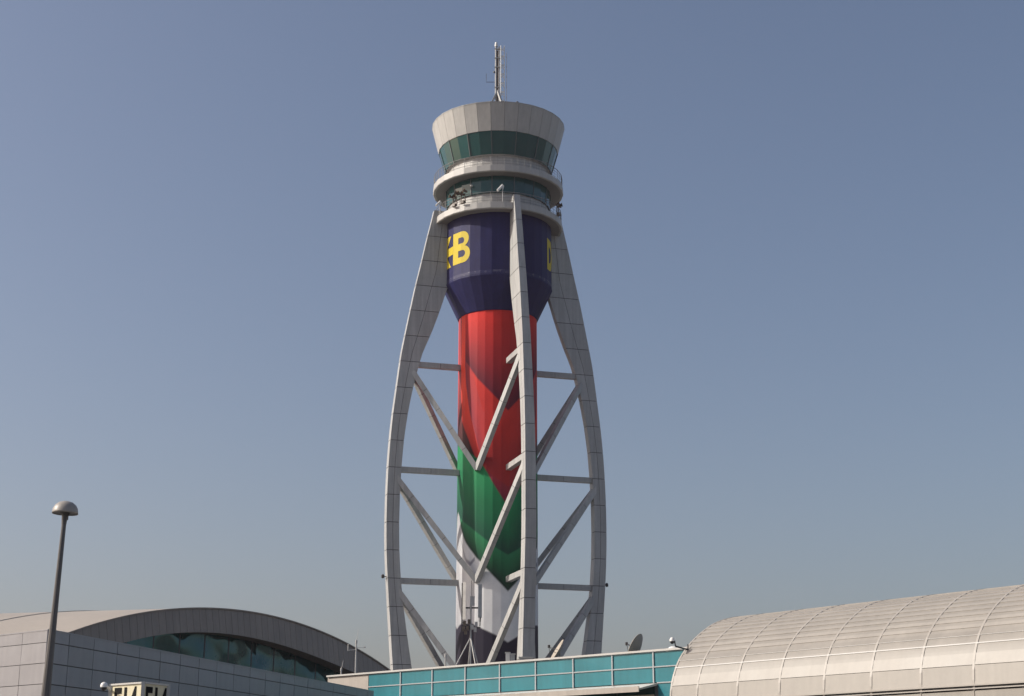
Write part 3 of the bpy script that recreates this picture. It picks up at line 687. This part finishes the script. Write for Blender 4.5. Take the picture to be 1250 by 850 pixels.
m = MB(); c = b + (fl + fr) * .49; m.tube(c, c + Vector((0, 0, zt - SH)), .09, n=12); m.build('post', M['pole'], sign)
cu = bpy.data.curves.new('glyph', 'FONT'); cu.body = 'E14'; cu.size = .84; cu.align_x = 'CENTER'; cu.offset = .02; cu.extrude = .004
ob = bpy.data.objects.new('glyph', cu); COL.objects.link(ob)
tm = bpy.data.meshes.new_from_object(ob.evaluated_get(bpy.context.evaluated_depsgraph_get())); bpy.data.objects.remove(ob)
for d, L_, flip in ((fl, SW, -1), (fr, SWR, 1)):
    n = Vector((d.y, -d.x, 0)); n = n if n.dot(-b) > 0 else -n
    me = tm.copy(); x = d * flip
    c = b + d * (L_ * .52) + n * .008 + Vector((0, 0, zt - .735))
    for v in me.vertices: v.co = c + x * v.co.x * .64 + Vector((0, 0, v.co.y * 1.12)) + n * v.co.z - b
    me.materials.clear(); me.materials.append(M['black']); me.name = 'lettering'
    o = bpy.data.objects.new('lettering', me); COL.objects.link(o); o.parent = sign

# dome camera on the sign's left edge
dc = at(127, 838, 33.6)
t = thing('dome_camera', dc, 'small white dome camera on the left edge of the E14 sign', 'camera')
m = MB(); m.lathe([(.075, -.02), (.08, .02), (.06, .065), (.02, .085), (.004, .088)], dc, k8); m.build('hood', M['white'], t, smooth=True)
m = MB(); m.lathe([(.066, -.02), (.056, -.06), (.026, -.086), (.004, -.092)], dc, k8); m.build('dome', M['dark'], t, smooth=True)
m = MB(); m.bar(dc + Vector((.03, .02, .03)), b + fl * SW + Vector((0, 0, zt - .12)), .035, .035); m.build('bracket', M['white'], t)

# ------------------------------------------------------------------ ROOFTOP THINGS on the teal building
def on_roof(px, back): # a point on the roof behind the parapet, seen above pixel column px
    best = None
    for k in range(0, 700):
        q = W(-4 + k * .05, ZT_ - .06, -back); v = q - CAM; x = 625 + F * v.dot(RT) / v.dot(FW)
        if best is None or abs(x - px) < best[0]: best = (abs(x - px), q)
    return best[1]
def h_for(q, px, py): # height above the roof that reaches a picture row at that spot
    d = ray(px, py); dist = math.hypot(q.x, q.y); return (CAM + d * (dist / math.hypot(d.x, d.y))).z
def dish(px, back, py_c, r, label, nrm):
    q = on_roof(px, back); t = thing('satellite_dish', q, label, 'satellite dish'); zc = h_for(q, px, py_c)
    c = Vector((q.x, q.y, zc)); nrm = Vector(nrm).normalized()
    ang = [2 * math.pi * k / 28 for k in range(28)]; pr = [(r * k / 8, .28 * r * (k / 8) ** 2) for k in range(9)]
    m = MB(); m.lathe([(max(a, .003), h) for a, h in pr] + [(r + .02, .28 * r + .0)] + [(max(a - .005, .003), h + .03) for a, h in reversed(pr)], c, ang, axis=nrm); m.build('reflector', M['dish'], t, smooth=True)
    m = MB(); m.tube(q, c - nrm * .05, .08, n=10); m.bar(q + Vector((-.5, 0, .04)), q + Vector((.5, 0, .04)), .12, .08); m.build('mount', M['rail'], t)
    fp_ = c + nrm * r * .95; m = MB()
    s1 = nrm.cross(Vector((0, 0, 1))).normalized()
    for e in (s1, -s1): m.tube(c + e * r * .9 + nrm * .25 * r, fp_, .018, n=6)
    m.tube(c - s1.cross(nrm) * r * .9 + nrm * .25 * r, fp_, .018, n=6); m.lathe([(.01, -.1), (.08, -.08), (.08, .08), (.01, .1)], fp_, k8); m.build('feed_horn', M['dark'], t)
dish(780, 2.2, 793, .85, 'larger tan satellite dish tilted on the teal roof, right of the tower', (-.80, .36, .42))
dish(683, 2.2, 797.5, .80, 'tan satellite dish low on the teal roof beside the tower foot', (-.82, -.12, .50))

def tripod_mast(px, back, py_top, label):
    q = on_roof(px, back); t = thing('cell_mast', q, label, 'antenna'); s = 1.0
    zt = h_for(q, px, py_top); zl = h_for(q, px, 785); zh = h_for(q, px, 768)
    m = MB(); m.tube(q, Vector((q.x, q.y, zt - 1.0)), .055, n=10); m.build('pole', M['rail'], t)
    ring = Vector((q.x, q.y, zl))
    for dx, dy in ((-1.0, -.1), (.36, -.6), (-.16, .5), (.55, .5)):
        m = MB(); m.tube(q + Vector((dx, dy, 0)), ring + Vector((0, 0, .35)), .035, n=8); m.build('leg', M['rail'], t)
    for dx, w, dd in ((-.42, .20, -.1), (.58, .24, .05)):
        m = MB(); zb_ = h_for(q, px, 757 if dx < 0 else 754); zt_ = h_for(q, px, 711 if dx < 0 else 713.5)
        c = Vector((q.x + dx, q.y + dd, (zb_ + zt_) / 2)); m.box(c, (w / 2, .03 if dx > 0 else -.05, 0), (0, .09, 0), (0, 0, (zt_ - zb_) / 2)); pn = m.build('panel_antenna', M['rail'], t)
        m = MB(); m.tube(c + Vector((-.14 if dx < 0 else .02, .12, -(zt_ - zb_) / 2 - .25)), c + Vector((-.14 if dx < 0 else .02, .12, (zt_ - zb_) / 2 - .05)), .035, n=8)
        for k in (-.06, .05): m.tube(c + Vector((k, .0, -(zt_ - zb_) / 2)), c + Vector((k * .5, .0, -(zt_ - zb_) / 2 - .55)), .02, n=6)
        m.build('pipe', M['dark'], pn)
    za = h_for(q, px, 742)
    m = MB(); m.bar(Vector((q.x - .55, q.y + .1, za)), Vector((q.x + .6, q.y + .1, za)), .09, .09); m.bar(Vector((q.x - .5, q.y + .1, zh)), Vector((q.x + .62, q.y + .1, zh + .1)), .07, .07); m.bar(Vector((q.x - .5, q.y - .1, zh + .4)), Vector((q.x + .3, q.y + .3, zh - .1)), .06, .06); m.build('crossarm', M['dark'], t)
    m = MB(); zc = h_for(q, px, 734); m.box(Vector((q.x + .1, q.y - .1, zc)), (.14, 0, 0), (0, .08, 0), (0, 0, .3)); bx = m.build('radio_unit', M['rail'], t)
    m = MB()
    for dx, h in ((.03, 1.0), (.13, .9)): m.tube(Vector((q.x + dx, q.y - .05, zc + .3)), Vector((q.x + dx, q.y - .05, zc + .3 + h)), .018, n=6)
    m.build('whip_antenna', M['dark'], bx)
    for dx, dz in ((-.38, .35), (-.2, .05), (.1, .1), (-.45, .0), (.35, .3), (-.1, .45), (.28, -.05), (-.32, -.2)):
        m = MB(); m.box(Vector((q.x + dx, q.y - .06, zh + dz)), (.09, 0, 0), (0, .08, 0), (0, 0, .14)); m.build('junction_box', M['brown'] if dx < 0 else M['rail'], t)
tripod_mast(574.5, 1.3, 712, 'tripod mast with two tall panel antennas standing before the white shaft foot')

def small_mast(px, back, py_top, py_arm, label, arm=True):
    q = on_roof(px, back); zt = h_for(q, px, py_top); t = thing('roof_antenna', q, label, 'antenna')
    zb = h_for(q, px, py_arm)
    m = MB(); m.tube(q, Vector((q.x, q.y, zb)), .06, .05, n=8); m.build('mast', M['rail'], t)
    m = MB(); m.tube(Vector((q.x, q.y, zb)), Vector((q.x + .12, q.y, zt)), .018, .01, n=6); m.lathe([(.01, -.1), (.07, -.08), (.07, .12), (.01, .16)], Vector((q.x, q.y, zb)), k8); m.build('whip', M['rail'], t)
    if arm:
        m = MB(); zz = zb - .5; m.tube(Vector((q.x, q.y, zz)), Vector((q.x - .55, q.y, zz - .05)), .03, n=6); m.tube(Vector((q.x - .55, q.y, zz - .1)), Vector((q.x - .55, q.y, zz + .38)), .03, n=6)
        m.tube(Vector((q.x, q.y, zz + .15)), Vector((q.x + .55, q.y, zz + .12)), .012, n=6); m.lathe([(.01, -.05), (.06, -.03), (.06, .03), (.01, .06)], Vector((q.x + .58, q.y, zz + .16)), k8); m.build('side_arm', M['rail'], t)
small_mast(434, 1.0, 768, 784, 'thin roof mast with side arms and whip on the cream parapet')
small_mast(396.5, 1.0, 806, 818, 'short thin stub mast near the left end of the cream parapet', False)
small_mast(543.5, .8, 797, 801, 'short thin stub mast beside the left brace of the tower', False)

def cabinet(px, back, w, d, h, label, mt, name='roof_cabinet'):
    q = on_roof(px, back); t = thing(name, q, label, 'cabinet')
    m = MB(); m.box(q + Vector((0, 0, h / 2 + .08)), (w / 2, 0, 0), (0, d / 2, 0), (0, 0, h / 2)); m.build('body', M[mt], t)
    m = MB(); m.box(q + Vector((0, 0, h + .11)), (w / 2 + .04, 0, 0), (0, d / 2 + .04, 0), (0, 0, .03)); m.build('lid', M['alu'], t)
    m = MB()
    for sx in (-1, 1): m.box(q + Vector((sx * (w / 2 - .06), 0, .04)), (.04, 0, 0), (0, d / 2, 0), (0, 0, .04))
    m.build('feet', M['dark'], t)
cabinet(619.5, .9, .26, .25, .62, 'small white equipment box on the teal roof left of the front rib', 'white')
cabinet(625.5, .8, .28, .25, .5, 'tiny grey equipment box on the teal roof beside the small white box', 'rail')
cabinet(642, 1.4, .8, .5, .30, 'low wide grey box on the teal roof at the front rib foot', 'cab')

# white vent hood and camera on an arm at the right end of the roof
q = on_roof(822, .8); t = thing('vent_hood', q, 'low white rounded vent hood at the right end of the teal roof', 'vent')
m = MB(); m.lathe([(.38, 0), (.36, .13), (.25, .26), (.08, .31), (.005, .315)], q, [2 * math.pi * k / 20 for k in range(20)]); m.build('hood', M['white'], t, smooth=True)
m = MB(); m.lathe([(.42, 0), (.42, .06), (.36, .07)], q, [2 * math.pi * k / 20 for k in range(20)]); m.build('curb', M['alu'], t)
dq = VP(l_at_z(8.75), .25, .0); aq = Vector(at(824.5, 789, math.hypot(dq.x, dq.y) - .3))
t = thing('arm_camera', dq, 'black and white dome camera on a bent arm beside the vaulted roof', 'camera')
m = MB(); m.bar(dq, aq, .07, .07); m.tube(aq, aq + Vector((-.03, 0, .28)), .03, n=8); m.tube(dq, dq + Vector((0, 0, .28)), .03, n=8); m.build('arm', M['dark'], t)
hq = Vector(at(820.5, 782.5, math.hypot(dq.x, dq.y) - .3))
m = MB(); m.lathe([(.13, -.02), (.13, .06), (.09, .15), (.005, .19)], hq, k8); m.build('hood', M['white'], t, smooth=True)
m = MB(); m.lathe([(.12, -.02), (.1, -.1), (.05, -.15), (.005, -.16)], hq, k8); m.build('dome', M['dark'], t, smooth=True)
m = MB(); m.bar(hq, aq + Vector((-.03, 0, .26)), .05, .05); m.build('bracket', M['dark'], t)

# ------------------------------------------------------------------ hazy desert air
m = MB(); m.box((0, 1850, 52), (3100, 0, 0), (0, 2750, 0), (0, 0, 53)); hz = m.build('haze', M['white']); hz['kind'] = 'stuff'
hm = bpy.data.materials.new('haze_air'); hm.use_nodes = True; hn = hm.node_tree.nodes; hn.remove(hn['Principled BSDF'])
pv = hn.new('ShaderNodeVolumePrincipled'); pv.inputs['Color'].default_value = (.96, .82, .92, 1); pv.inputs['Density'].default_value = .00011; pv.inputs['Anisotropy'].default_value = .2
hm.node_tree.links.new(pv.outputs['Volume'], hn['Material Output'].inputs['Volume'])
hz.data.materials.clear(); hz.data.materials.append(hm)

# ------------------------------------------------------------------ light
SUN_EL, SUN_A = 32.0, -88.0                               # azimuth from the camera-facing direction, minus = left
sd = Vector((math.sin(R(SUN_A)) * math.cos(R(SUN_EL)), -math.cos(R(SUN_A)) * math.cos(R(SUN_EL)), math.sin(R(SUN_EL))))
sl = bpy.data.lights.new('sun', 'SUN'); sl.energy = 4.3; sl.angle = R(.6); sl.color = (1.0, .95, .86)
so = bpy.data.objects.new('sun', sl); COL.objects.link(so); so.rotation_euler = (-sd).to_track_quat('-Z', 'Y').to_euler(); so.location = (-60, 0, 60)
w = bpy.data.worlds.new('World'); S.world = w; w.use_nodes = True
nt = w.node_tree; N = nt.nodes; L = nt.links
sky = N.new('ShaderNodeTexSky'); sky.sky_type = 'NISHITA'; sky.sun_disc = False
sky.sun_elevation = R(SUN_EL); sky.sun_rotation = math.atan2(sd.x, sd.y) % (2 * math.pi)
sky.altitude = 0; sky.air_density = 1.0; sky.dust_density = 3.2; sky.ozone_density = 1.5
bg = N['Background']; bg.inputs['Strength'].default_value = .115
wb = N.new('ShaderNodeMix'); wb.data_type = 'RGBA'; wb.blend_type = 'MULTIPLY'; wb.inputs['Factor'].default_value = 1
wb.inputs[7].default_value = (1.06, .992, .98, 1)          # the hazy, slightly pink white of this sky
L.new(sky.outputs['Color'], wb.inputs[6]); L.new(wb.outputs[2], bg.inputs['Color'])

v = S.view_settings; v.view_transform = 'Standard'; v.look = 'None'; v.exposure = 0; v.gamma = 1; v.use_curve_mapping = False
S.cycles.use_denoising = True; S.cycles.max_bounces = 6
